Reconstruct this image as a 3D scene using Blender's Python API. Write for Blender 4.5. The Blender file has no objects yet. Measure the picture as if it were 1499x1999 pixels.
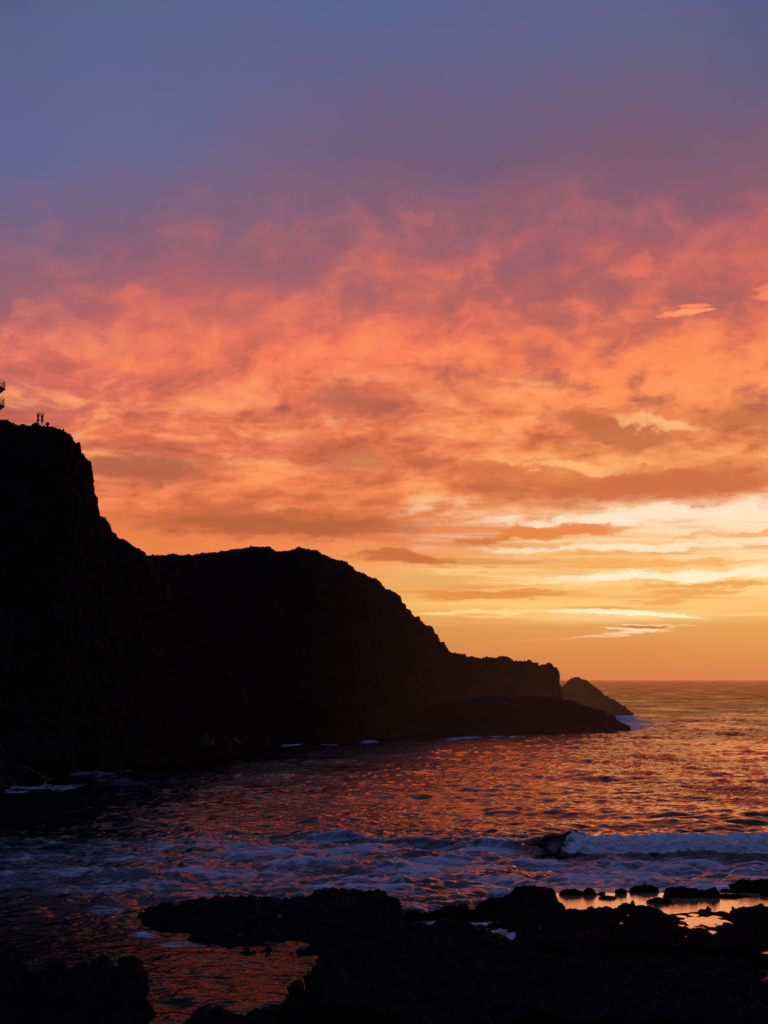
import bpy, bmesh, math, random
import numpy as np
from mathutils import Vector

# ------------------------------------------------------------------ basics
random.seed(4)
rng = np.random.default_rng(11)
scene = bpy.context.scene
COL = scene.collection
W0, H0 = 1499.0, 1999.0
F = 2776.0            # focal length in photo pixels
CH = 15.0             # camera height over the sea
CX, HY = 749.5, 1325.0


def pt(px, py, Y):
    """a point at distance Y"""
    return ((px - CX) / F * Y, Y, CH + (HY - py) / F * Y)


def sea_dist(py, z=0.0):
    return (CH - z) * F / (py - HY)


def lin(c):
    out = []
    for v in c:
        v = v / 255.0
        out.append(v / 12.92 if v <= 0.04045 else ((v + 0.055) / 1.055) ** 2.4)
    return out


def smooth(x, a, b):
    t = np.clip((x - a) / (b - a), 0, 1)
    return t * t * (3 - 2 * t)


# ------------------------------------------------------------------ numpy noise
_perm = rng.permutation(256).astype(np.int64)
_perm = np.concatenate([_perm, _perm, _perm])
_g = rng.normal(size=(256, 3))
_g /= np.linalg.norm(_g, axis=1)[:, None]


def _hash(i, j, k):
    return _perm[(_perm[(_perm[i & 255] + j) & 255] + k) & 255]


def perlin(x, y, z):
    x, y, z = np.broadcast_arrays(np.asarray(x, float), np.asarray(y, float), np.asarray(z, float))
    i = np.floor(x).astype(np.int64); j = np.floor(y).astype(np.int64); k = np.floor(z).astype(np.int64)
    fx, fy, fz = x - i, y - j, z - k
    u = fx ** 3 * (fx * (fx * 6 - 15) + 10); v = fy ** 3 * (fy * (fy * 6 - 15) + 10); w = fz ** 3 * (fz * (fz * 6 - 15) + 10)
    r = 0
    for di in (0, 1):
        for dj in (0, 1):
            for dk in (0, 1):
                g = _g[_hash(i + di, j + dj, k + dk)]
                d = g[..., 0] * (fx - di) + g[..., 1] * (fy - dj) + g[..., 2] * (fz - dk)
                r = r + d * (u if di else 1 - u) * (v if dj else 1 - v) * (w if dk else 1 - w)
    return r * 1.6


def fbm(x, y, z, octv=4, gain=0.5, mode=''):
    r, a, f = 0, 1.0, 1.0
    for o in range(octv):
        n = perlin(x * f + 17.3 * o, y * f - 9.1 * o, z * f + 4.7 * o)
        if mode == 'billow': n = np.abs(n) * 2 - 0.5
        if mode == 'ridge': n = 0.5 - np.abs(n) * 2
        r = r + a * n; a *= gain; f *= 2.03
    return r


def worley(x, y, z):
    x, y, z = np.broadcast_arrays(np.asarray(x, float), np.asarray(y, float), np.asarray(z, float))
    i = np.floor(x).astype(np.int64); j = np.floor(y).astype(np.int64); k = np.floor(z).astype(np.int64)
    best = np.full(x.shape, 9.0)
    for di in (-1, 0, 1):
        for dj in (-1, 0, 1):
            for dk in (-1, 0, 1):
                h = _hash(i + di, j + dj, k + dk)
                o = _g[h] * 0.5 + 0.5
                d = (i + di + o[..., 0] - x) ** 2 + (j + dj + o[..., 1] - y) ** 2 + (k + dk + o[..., 2] - z) ** 2
                best = np.minimum(best, d)
    return np.sqrt(best)


# ------------------------------------------------------------------ objects
def tag(o, label=None, cat=None, group=None, kind=None):
    if label: o['label'] = label
    if cat: o['category'] = cat
    if group: o['group'] = group
    if kind: o['kind'] = kind
    return o


def grid_mesh(name, P, mat, attr=None, close=False, smooth_shade=True):
    """P: (rows, cols, 3) array -> one mesh object"""
    R, C = P.shape[:2]
    me = bpy.data.meshes.new(name)
    idx = np.arange(R * C).reshape(R, C)
    if close:
        idx = np.concatenate([idx, idx[:, :1]], axis=1)
    q = np.stack([idx[:-1, :-1], idx[:-1, 1:], idx[1:, 1:], idx[1:, :-1]], axis=-1).reshape(-1, 4)
    me.vertices.add(R * C)
    me.vertices.foreach_set('co', P.astype(np.float32).ravel())
    me.loops.add(q.size)
    me.loops.foreach_set('vertex_index', q.astype(np.int32).ravel())
    me.polygons.add(len(q))
    me.polygons.foreach_set('loop_start', np.arange(0, q.size, 4, dtype=np.int32))
    if smooth_shade:
        me.polygons.foreach_set('use_smooth', np.ones(len(q), dtype=bool))
    me.update(calc_edges=True)
    for k, v in (attr or {}).items():
        a = me.attributes.new(k, 'FLOAT', 'POINT')
        a.data.foreach_set('value', v.astype(np.float32).ravel())
    me.materials.append(mat)
    o = bpy.data.objects.new(name, me)
    COL.objects.link(o)
    return o


def bm_obj(name, bm, mat, parent=None, shade=True):
    me = bpy.data.meshes.new(name)
    bm.normal_update()
    if shade:
        for f in bm.faces: f.smooth = True
    bm.to_mesh(me); bm.free()
    me.materials.append(mat)
    o = bpy.data.objects.new(name, me)
    COL.objects.link(o)
    if parent: o.parent = parent
    return o


def empty(name, loc):
    o = bpy.data.objects.new(name, None); COL.objects.link(o); o.location = loc
    return o


# ------------------------------------------------------------------ materials
class NT:
    def __init__(self, tree): self.t = tree

    def n(self, typ, **kw):
        nd = self.t.nodes.new(typ)
        for k, v in kw.items(): setattr(nd, k, v)
        return nd

    def put(self, sock, v):
        if isinstance(v, bpy.types.NodeSocket): self.t.links.new(v, sock)
        elif v is not None: sock.default_value = v

    def m(self, op, a, b=None, c=None, clamp=False):
        nd = self.n('ShaderNodeMath', operation=op, use_clamp=clamp)
        for s, v in zip(nd.inputs, (a, b, c)): self.put(s, v)
        return nd.outputs[0]

    def mapr(self, v, a, b, c=0.0, d=1.0, interp='SMOOTHSTEP'):
        nd = self.n('ShaderNodeMapRange', interpolation_type=interp)
        for s, x in zip(nd.inputs, (v, a, b, c, d)): self.put(s, x)
        return nd.outputs[0]

    def mix(self, f, a, b, blend='MIX'):
        nd = self.n('ShaderNodeMix', data_type='RGBA', blend_type=blend)
        self.put(nd.inputs[0], f)
        for s, v in ((nd.inputs[6], a), (nd.inputs[7], b)):
            if not isinstance(v, bpy.types.NodeSocket): v = tuple(v)[:3] + (1,)
            self.put(s, v)
        return nd.outputs[2]

    def noise(self, vec, scale, detail=4, rough=0.5, dim='3D', dist=0.0):
        nd = self.n('ShaderNodeTexNoise', noise_dimensions=dim)
        self.put(nd.inputs['Vector'], vec)
        nd.inputs['Scale'].default_value = scale; nd.inputs['Detail'].default_value = detail
        nd.inputs['Roughness'].default_value = rough; nd.inputs['Distortion'].default_value = dist
        return nd.outputs[0]

    def comb(self, x, y, z=0.0):
        nd = self.n('ShaderNodeCombineXYZ')
        for s, v in zip(nd.inputs, (x, y, z)): self.put(s, v)
        return nd.outputs[0]

    def ramp(self, fac, stops, interp='LINEAR'):
        nd = self.n('ShaderNodeValToRGB'); cr = nd.color_ramp; cr.interpolation = interp
        self.put(nd.inputs[0], fac)
        stops = sorted(stops, key=lambda s: s[0])
        while len(cr.elements) < len(stops): cr.elements.new(0.5)
        for e, (p, c) in zip(cr.elements, stops):
            e.position = min(max(p, 0), 1); e.color = tuple(c)[:3] + (1,)
        return nd.outputs[0]


def new_mat(name):
    m = bpy.data.materials.new(name); m.use_nodes = True
    t = NT(m.node_tree)
    return m, t, m.node_tree.nodes['Principled BSDF']


def rock_mat(name, c1, c2, scale, bump=0.4, rough=0.75, haze_glow=None, spec=0.3):
    m, t, b = new_mat(name)
    pos = t.n('ShaderNodeNewGeometry').outputs['Position']
    n1 = t.noise(pos, scale, 8, 0.65); n2 = t.noise(pos, scale * 5.3, 6, 0.6)
    f = t.m('ADD', t.m('MULTIPLY', n1, 0.65), t.m('MULTIPLY', n2, 0.35))
    col = t.mix(t.mapr(f, 0.38, 0.62), c1, c2)
    t.put(b.inputs['Base Color'], col)
    t.put(b.inputs['Roughness'], t.mapr(n2, 0.3, 0.7, rough - 0.2, rough + 0.15, 'LINEAR'))
    b.inputs['Specular IOR Level'].default_value = spec
    bp = t.n('ShaderNodeBump'); bp.inputs['Strength'].default_value = 1.0; bp.inputs['Distance'].default_value = bump
    t.put(bp.inputs['Height'], f); t.put(b.inputs['Normal'], bp.outputs[0])
    if haze_glow:     # warm haze glow put into the rock's own emission, graded sideways
        x0, x1, ca, cb = haze_glow
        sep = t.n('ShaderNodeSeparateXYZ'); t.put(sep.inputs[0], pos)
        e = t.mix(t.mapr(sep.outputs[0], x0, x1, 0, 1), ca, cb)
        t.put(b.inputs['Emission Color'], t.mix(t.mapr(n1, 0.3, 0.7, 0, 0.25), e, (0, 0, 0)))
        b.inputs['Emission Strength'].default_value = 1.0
    return m


ROCK = rock_mat('basalt', (0.005, 0.0045, 0.005), (0.013, 0.012, 0.012), 1.2, 0.12, rough=0.85, spec=0.035)
ROCK_B = rock_mat('brown_basalt', (0.009, 0.006, 0.005), (0.022, 0.014, 0.011), 1.2, 0.12, rough=0.85, spec=0.01)
CLIFF = rock_mat('cliff_rock', (0.005, 0.0045, 0.005), (0.011, 0.0095, 0.0095), 0.12, 1.2, haze_glow=(-60, -10, (0.0003, 0.0002, 0.0004), (0.0022, 0.0011, 0.0011)), spec=0.01)
HEAD = rock_mat('headland_rock', (0.004, 0.0035, 0.0035), (0.009, 0.007, 0.0065), 0.10, 1.5, haze_glow=(-28, 62, (0.0016, 0.0008, 0.0009), (0.0235, 0.0082, 0.0042)), spec=0.01)
PLAT = rock_mat('low_point_rock', (0.004, 0.003, 0.003), (0.010, 0.007, 0.006), 0.2, 0.8, haze_glow=(0, 70, (0.0075, 0.0026, 0.0016), (0.0165, 0.0054, 0.0030)), spec=0.01)
STACK = rock_mat('far_stack_rock', (0.012, 0.009, 0.008), (0.026, 0.019, 0.015), 0.15, 1.0, haze_glow=(80, 100, (0.0460, 0.0165, 0.0072), (0.0350, 0.0120, 0.0058)), spec=0.01)
BROWN = rock_mat('rusty_rock', (0.02, 0.011, 0.008), (0.085, 0.042, 0.026), 0.5, 0.5, spec=0.1)
OCHRE_GLINT = rock_mat('ochre_glint', (0.02, 0.012, 0.005), (0.24, 0.125, 0.032), 0.9, 0.4, spec=0.1)  # glints of light at the cliff foot, put into a bright ochre colour


def plain(name, c, rough=0.6, metal=0.0):
    m, t, b = new_mat(name)
    pos = t.n('ShaderNodeNewGeometry').outputs['Position']
    n = t.noise(pos, 9.0, 4)
    t.put(b.inputs['Base Color'], t.mix(n, [x * 0.75 for x in c], [x * 1.25 for x in c]))
    b.inputs['Roughness'].default_value = rough; b.inputs['Metallic'].default_value = metal
    return m


# sea: dark water, white foam where the attribute 'foam' says
SEA, t, b = new_mat('sea_water')
pos = t.n('ShaderNodeNewGeometry').outputs['Position']
sp = t.n('ShaderNodeSeparateXYZ'); t.put(sp.inputs[0], pos)
fa = t.n('ShaderNodeAttribute', attribute_name='foam').outputs['Fac']
v1 = t.comb(t.m('MULTIPLY', sp.outputs[0], 0.24), t.m('MULTIPLY', sp.outputs[1], 0.66), 0.0)
wv = t.n('ShaderNodeVectorMath', operation='MULTIPLY_ADD')
wn = t.n('ShaderNodeTexNoise'); t.put(wn.inputs['Vector'], v1); wn.inputs['Scale'].default_value = 1.2; wn.inputs['Detail'].default_value = 3
t.put(wv.inputs[0], wn.outputs['Color']); wv.inputs[1].default_value = (1.3, 1.3, 0); t.put(wv.inputs[2], v1)
fn = t.m('MULTIPLY_ADD', t.noise(wv.outputs[0], 1.1, 6, 0.62), 0.6, t.m('MULTIPLY', t.noise(v1, 7.0, 5, 0.62), 0.4))
lace = t.n('ShaderNodeTexVoronoi', feature='DISTANCE_TO_EDGE'); t.put(lace.inputs['Vector'], wv.outputs[0]); lace.inputs['Scale'].default_value = 2.6
lc = t.mapr(lace.outputs[0], 0.0, 0.16, 0.16, 0.0, 'LINEAR')
fsum = t.m('ADD', t.m('ADD', fn, lc), t.m('MULTIPLY', t.m('SUBTRACT', fa, 0.5), 0.62))
fmask = t.m('MULTIPLY', t.mapr(fsum, 0.55, 0.88), t.mapr(fa, 0.0, 0.12))
turb = t.mapr(fa, 0.05, 0.85)                      # milky, aerated water under the foam
rip = t.comb(t.m('MULTIPLY', sp.outputs[0], 0.8), sp.outputs[1], t.m('MULTIPLY', sp.outputs[2], 0.6))
r1 = t.noise(rip, 0.95, 4, 0.52); r2 = t.noise(rip, 3.4, 2, 0.5)
rh = t.m('MULTIPLY_ADD', r2, 0.10, r1)
bp = t.n('ShaderNodeBump'); bp.inputs['Strength'].default_value = 1.0
gust = t.noise(t.comb(t.m('MULTIPLY', sp.outputs[0], 0.03), t.m('MULTIPLY', sp.outputs[1], 0.012), 0.0), 1.0, 5, 0.62)
t.put(bp.inputs['Distance'], t.m('MULTIPLY', t.mapr(sp.outputs[1], 150.0, 900.0, 0.22, 1.5), t.mapr(gust, 0.35, 0.65, 0.45, 1.9)))
t.put(bp.inputs['Height'], rh)
t.put(b.inputs['Normal'], bp.outputs[0])
wat = t.mix(turb, (0.004, 0.008, 0.012), (0.085, 0.112, 0.140))
t.put(b.inputs['Base Color'], t.mix(fmask, wat, (0.52, 0.55, 0.60)))
t.put(b.inputs['Roughness'], t.mapr(fmask, 0, 1, 0.06, 0.8, 'LINEAR'))
b.inputs['Specular IOR Level'].default_value = 0.0
gl = t.n('ShaderNodeBsdfGlossy'); gl.inputs['Roughness'].default_value = 0.06
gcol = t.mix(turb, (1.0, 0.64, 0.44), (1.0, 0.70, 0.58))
t.put(gl.inputs['Color'], t.mix(t.mapr(sp.outputs[1], 96.0, 78.0), gcol, (0.60, 0.38, 0.22))); t.put(gl.inputs['Normal'], bp.outputs[0])  # near channel: a dimmer reflection put into the gloss colour
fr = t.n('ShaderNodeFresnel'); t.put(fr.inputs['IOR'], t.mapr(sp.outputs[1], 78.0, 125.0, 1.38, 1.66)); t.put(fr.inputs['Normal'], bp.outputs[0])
mx = t.n('ShaderNodeMixShader')
t.put(mx.inputs[0], t.m('MULTIPLY', fr.outputs[0], t.m('MULTIPLY', t.mapr(fmask, 0, 1, 1.0, 0.2, 'LINEAR'), t.mapr(turb, 0, 1, 1.0, 0.72))))
t.put(mx.inputs[1], b.outputs[0]); t.put(mx.inputs[2], gl.outputs[0])
t.put(SEA.node_tree.nodes['Material Output'].inputs[0], mx.outputs[0])

# calm pool water
POOL, t, b = new_mat('pool_water')
pos = t.n('ShaderNodeNewGeometry').outputs['Position']
mp = t.n('ShaderNodeMapping'); t.put(mp.inputs[0], pos); mp.inputs['Scale'].default_value = (0.8, 1.6, 1)
bp = t.n('ShaderNodeBump'); bp.inputs['Distance'].default_value = 0.012
t.put(bp.inputs['Height'], t.noise(mp.outputs[0], 2.6, 4, 0.55)); t.put(b.inputs['Normal'], bp.outputs[0])
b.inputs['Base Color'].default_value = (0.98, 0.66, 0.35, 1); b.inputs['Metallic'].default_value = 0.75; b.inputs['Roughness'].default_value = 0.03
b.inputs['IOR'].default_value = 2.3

# breaker foam
FOAM, t, b = new_mat('breaker_foam')
pos = t.n('ShaderNodeNewGeometry').outputs['Position']
fo = t.n('ShaderNodeAttribute', attribute_name='foam').outputs['Fac']
mp = t.n('ShaderNodeMapping'); t.put(mp.inputs[0], pos); mp.inputs['Scale'].default_value = (1.0, 1.0, 0.7)
n1 = t.noise(mp.outputs[0], 1.1, 9, 0.65); n2 = t.noise(mp.outputs[0], 6, 6, 0.6)
mk = t.mapr(t.m('ADD', t.m('ADD', t.m('MULTIPLY', n1, 0.7), t.m('MULTIPLY', n2, 0.3)), t.m('MULTIPLY', t.m('SUBTRACT', fo, 0.5), 1.0)), 0.35, 0.75)
t.put(b.inputs['Base Color'], t.mix(mk, (0.010, 0.014, 0.018), (0.82, 0.78, 0.78)))
t.put(b.inputs['Roughness'], t.mapr(mk, 0, 1, 0.15, 0.9, 'LINEAR'))
b.inputs['Specular IOR Level'].default_value = 0.2
bp = t.n('ShaderNodeBump'); bp.inputs['Distance'].default_value = 0.10
t.put(bp.inputs['Height'], t.m('ADD', n1, t.m('MULTIPLY', n2, 0.5))); t.put(b.inputs['Normal'], bp.outputs[0])

# ------------------------------------------------------------------ sky
SUN_AZ = math.atan((1330 - CX) / F); SUN_EL = math.radians(3.6)
world = bpy.data.worlds.new("World"); scene.world = world; world.use_nodes = True
wt = world.node_tree; wt.nodes.clear(); t = NT(wt)
vec = t.n('ShaderNodeTexCoord').outputs['Generated']
s = t.n('ShaderNodeSeparateXYZ'); t.put(s.inputs[0], vec)
sx, sy, sz = s.outputs
az = t.m('ARCTAN2', sx, sy)
hyp = t.m('SQRT', t.m('ADD', t.m('MULTIPLY', sx, sx), t.m('MULTIPLY', sy, sy)))
te = t.m('MINIMUM', t.m('MAXIMUM', t.m('DIVIDE', sz, t.m('MAXIMUM', hyp, 0.01)), 0.0), 4.0)     # tangent of the elevation


def sk(px, py):
    a = math.atan((px - CX) / F)
    return a, (HY - py) / F * math.cos(a)


# cloud coordinates: finer towards the horizon, as a flat cloud deck looks
tl = t.m('LOGARITHM', t.m('ADD', te, 0.035), math.e)
cv = t.comb(t.m('MULTIPLY', az, 1.0), t.m('MULTIPLY', tl, 0.33), 0.0)
wno = t.n('ShaderNodeTexNoise'); t.put(wno.inputs['Vector'], cv); wno.inputs['Scale'].default_value = 13; wno.inputs['Detail'].default_value = 4; wno.inputs['Roughness'].default_value = 0.55
ws = t.n('ShaderNodeSeparateColor'); t.put(ws.inputs[0], wno.outputs['Color'])
wa = t.m('SUBTRACT', ws.outputs[0], 0.5); wb = t.m('SUBTRACT', ws.outputs[1], 0.5)
# warped position for the painted cloud field
azw = t.m('ADD', az, t.m('MULTIPLY', wa, 0.085))
tew = t.m('ADD', te, t.m('MULTIPLY', wb, t.m('MULTIPLY', t.m('ADD', te, 0.012), 0.19)))

YS = [-60, 0, 150, 300, 400, 500, 600, 660, 700, 760, 800, 850, 900, 950, 1000, 1050, 1100, 1150, 1190, 1204, 1222, 1270, 1320]
COLS = {
    0:    [(80,96,146),(84,98,145),(90,101,148),(98,101,148),(112,100,136),(130,98,124),(148,97,112),(196,104,104),(226,112,100),(205,108,98),(196,104,95),(222,114,88),(225,116,85),(230,118,82),(230,120,78),(230,122,74),(230,128,74),(230,130,74),(230,130,74),(225,135,75),(220,140,75),(215,132,75),(214,124,76)],
    250:  [(84,102,152),(88,104,150),(92,103,152),(104,104,146),(118,100,132),(142,96,116),(184,100,104),(216,108,96),(240,120,92),(232,116,90),(228,114,88),(240,122,86),(200,104,78),(238,124,80),(226,116,72),(236,126,74),(235,130,74),(235,135,75),(235,138,76),(228,140,76),(220,140,76),(215,132,75),(214,124,76)],
    500:  [(86,104,156),(90,105,155),(97,101,147),(112,98,132),(128,97,122),(152,97,112),(192,102,100),(226,112,94),(248,122,88),(240,122,88),(232,118,85),(236,120,84),(226,118,80),(244,130,80),(216,110,70),(240,130,75),(238,140,78),(236,145,78),(236,148,80),(228,146,78),(220,142,78),(215,133,75),(214,124,76)],
    750:  [(86,104,156),(88,103,152),(100,99,143),(114,92,122),(136,95,115),(172,98,104),(200,105,96),(236,115,90),(250,125,88),(236,120,84),(222,112,82),(236,122,80),(220,112,74),(244,132,82),(222,116,70),(232,122,72),(246,162,94),(236,168,92),(246,180,100),(232,165,88),(220,148,80),(216,137,75),(214,124,76)],
    1000: [(88,104,155),(90,103,152),(101,98,139),(118,90,117),(148,95,109),(168,96,104),(190,100,96),(230,114,88),(246,124,84),(250,142,88),(244,130,80),(230,120,76),(238,134,80),(226,122,72),(244,160,100),(232,140,82),(250,196,130),(248,184,104),(250,192,108),(246,190,108),(222,154,82),(218,139,75),(215,125,76)],
    1250: [(92,104,152),(92,103,150),(102,97,134),(124,89,112),(138,92,111),(186,98,98),(178,98,95),(226,114,84),(252,132,85),(255,145,88),(240,134,82),(212,114,70),(240,150,90),(222,124,72),(255,214,168),(250,196,134),(252,196,120),(250,188,110),(253,206,130),(255,214,150),(225,158,84),(219,140,75),(218,125,78)],
    1499: [(86,94,140),(88,95,138),(95,93,132),(132,92,112),(156,92,105),(204,102,95),(210,106,90),(238,120,82),(255,140,90),(252,148,92),(222,125,76),(240,138,82),(228,128,76),(244,158,100),(255,236,214),(252,212,160),(255,222,165),(250,196,118),(250,192,112),(240,180,100),(228,160,86),(222,145,78),(218,128,80)],
}
TMAX = 0.5
base = None; prev = None
rfac = t.m('DIVIDE', tew, TMAX)
for px in sorted(COLS):
    st = []
    for y, c in zip(YS, COLS[px]):
        if y < 250: c = (c[0] + 3, c[1] - 1, c[2] - 6)
        st.append((sk(px, y)[1] / TMAX, lin(c)))
    r = t.ramp(rfac, st)
    if base is None: base = r
    else:
        base = t.mix(t.mapr(azw, sk(prev, 700)[0], sk(px, 700)[0], 0, 1, 'LINEAR'), base, r)
    prev = px

# billows and streaks: towards a shadow colour or a lit colour of that height
cvw = t.comb(t.m('MULTIPLY_ADD', wa, 0.075, t.m('MULTIPLY_ADD', tl, -0.06, az)), t.m('MULTIPLY_ADD', wb, 0.05, t.m('MULTIPLY', tl, 0.46)), 0.0)
n1 = t.noise(cvw, 24, 6, 0.6)
cv2 = t.comb(t.m('ADD', az, t.m('MULTIPLY', tl, -0.10)), t.m('MULTIPLY', tl, 0.75), 3.7)
n2 = t.noise(cv2, 16, 6, 0.6)
cvf = t.comb(t.m('MULTIPLY', az, 1.7), t.m('MULTIPLY', te, 0.9), 8.1)     # upright wisps high up
n3 = t.noise(cvf, 34, 4, 0.55)
hi = t.mapr(te, 0.12, 0.26)
nn2 = t.m('ADD', t.m('MULTIPLY', n1, 0.5), t.m('MULTIPLY', n2, 0.5))
nn = t.m('ADD', t.m('MULTIPLY', n1, 0.6), t.m('ADD', t.m('MULTIPLY', n2, t.m('SUBTRACT', 0.4, t.m('MULTIPLY', hi, 0.15))), t.m('MULTIPLY', n3, t.m('MULTIPLY', hi, 0.15))))
tops = [(-60, (84,98,145)), (250, (98,95,130)), (400, (120,92,118)), (500, (138,92,108)), (600, (158,94,98)), (700, (180,96,86)), (850, (168,88,66)), (1000, (186,98,58)), (1100, (222,134,70)), (1200, (226,150,78)), (1320, (214,124,76))]
lits = [(-60, (90,106,156)), (250, (112,102,140)), (350, (136,97,122)), (420, (186,104,110)), (500, (216,112,98)), (600, (246,122,88)), (700, (255,146,95)), (850, (255,166,106)), (960, (255,172,108)), (1010, (255,228,196)), (1080, (255,236,200)), (1150, (255,214,140)), (1205, (250,190,110)), (1240, (222,150,80)), (1320, (216,126,78))]
dark = t.ramp(rfac, [((HY - y) / F / TMAX, lin(c)) for y, c in tops])
lit = t.ramp(rfac, [((HY - y) / F / TMAX, lin(c)) for y, c in lits])
lit = t.mix(t.m('MULTIPLY', t.mapr(az, 0.05, -0.06), t.mapr(te, 0.16, 0.13)), lit, lin((255, 152, 92)))     # away from the sun the low light is only orange
amp = t.ramp(t.m('DIVIDE', te, TMAX), [((HY - y) / F / TMAX, (v, v, v)) for y, v in [(0, 0.05), (220, 0.12), (330, 0.25), (420, 0.62), (520, 0.7), (640, 0.8), (820, 0.92), (980, 0.75), (1020, 0.4), (1060, 0.2), (1195, 0.1), (1225, 0.0), (1325, 0.0)]])
quiet = t.m('MAXIMUM', t.mapr(te, 0.30, 0.20), t.mapr(azw, -0.20, 0.02))      # the left of the deck lies in even shade
amp = t.m('MULTIPLY', amp, t.m('MULTIPLY_ADD', quiet, 0.75, 0.25))
base = t.mix(t.m('MULTIPLY', t.mapr(nn, 0.52, 0.36), amp), base, dark)
base = t.mix(t.m('MULTIPLY', t.mapr(nn, 0.47, 0.62), amp), base, lit)

# thin flat layers low over the horizon
cvl = t.comb(t.m('MULTIPLY', azw, 5.5), t.m('MULTIPLY_ADD', te, 125.0, t.m('MULTIPLY', az, 3.0)), 1.3)
n4 = t.noise(cvl, 1.0, 4, 0.55)
lay = t.ramp(t.m('DIVIDE', te, TMAX), [((HY - y) / F / TMAX, (v, v, v)) for y, v in [(985, 0.0), (1040, 0.4), (1110, 0.8), (1195, 0.75), (1212, 0.25), (1240, 0.03), (1325, 0.0)]])
lay = t.m('MULTIPLY', lay, t.mapr(az, -0.10, 0.08, 0.1, 1.0))
base = t.mix(t.m('MULTIPLY', t.mapr(n4, 0.50, 0.34), lay), base, dark)
base = t.mix(t.m('MULTIPLY', t.mapr(n4, 0.52, 0.68), lay), base, lit)

# single clouds, each a soft or crisp lens: along the sky from (x0,y0) to (x1,y1)
# fine warp for single clouds
fno = t.n('ShaderNodeTexNoise'); t.put(fno.inputs['Vector'], cv); fno.inputs['Scale'].default_value = 42; fno.inputs['Detail'].default_value = 4; fno.inputs['Roughness'].default_value = 0.6
fs = t.n('ShaderNodeSeparateColor'); t.put(fs.inputs[0], fno.outputs['Color'])
azl = t.m('ADD', az, t.m('MULTIPLY', t.m('SUBTRACT', fs.outputs[0], 0.5), 0.05))
tel = t.m('ADD', te, t.m('MULTIPLY', t.m('SUBTRACT', fs.outputs[1], 0.5), t.m('MULTIPLY', t.m('ADD', te, 0.008), 0.16)))
gno = t.n('ShaderNodeTexNoise'); t.put(gno.inputs['Vector'], t.comb(az, t.m('MULTIPLY', te, 2.2), 0.0)); gno.inputs['Scale'].default_value = 95; gno.inputs['Detail'].default_value = 4; gno.inputs['Roughness'].default_value = 0.65
gs = t.n('ShaderNodeSeparateColor'); t.put(gs.inputs[0], gno.outputs['Color'])
azs = t.m('ADD', az, t.m('MULTIPLY', t.m('SUBTRACT', gs.outputs[0], 0.5), 0.022))
tes = t.m('ADD', te, t.m('MULTIPLY', t.m('SUBTRACT', gs.outputs[1], 0.5), 0.0042))


pos_soft = t.comb(azl, tel, 1.0); pos_sharp = t.comb(azs, tes, 1.0)


def dot(v, c):
    nd = t.n('ShaderNodeVectorMath', operation='DOT_PRODUCT'); t.put(nd.inputs[0], v); nd.inputs[1].default_value = c
    return nd.outputs['Value']


def lens(c, x0, y0, x1, y1, th, col, f=0.8, bend=0, crisp=1.0, sharp=False):
    a0, t0 = sk(x0, y0); a1, t1 = sk(x1, y1)
    am, tm, hf, sl, th = (a0 + a1) / 2, (t0 + t1) / 2, (a1 - a0) / 2, (t1 - t0) / (a1 - a0), th / F
    p = pos_sharp if sharp else pos_soft
    x = dot(p, (1 / hf, 0, -am / hf))
    y = dot(p, (-sl / th, 1 / th, (sl * am - tm) / th))
    x2 = t.m('MULTIPLY', x, x)
    if bend: y = t.m('MULTIPLY_ADD', x2, bend / F / th, y)
    r2 = t.m('MULTIPLY_ADD', y, y, x2 if sharp else t.m('ADD', x2, frag))
    return t.mix(t.mapr(r2, 1.0, 1.0 - (1.0 if sharp else 1.05) / crisp, 0.0, f), c, lin(col))


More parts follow.
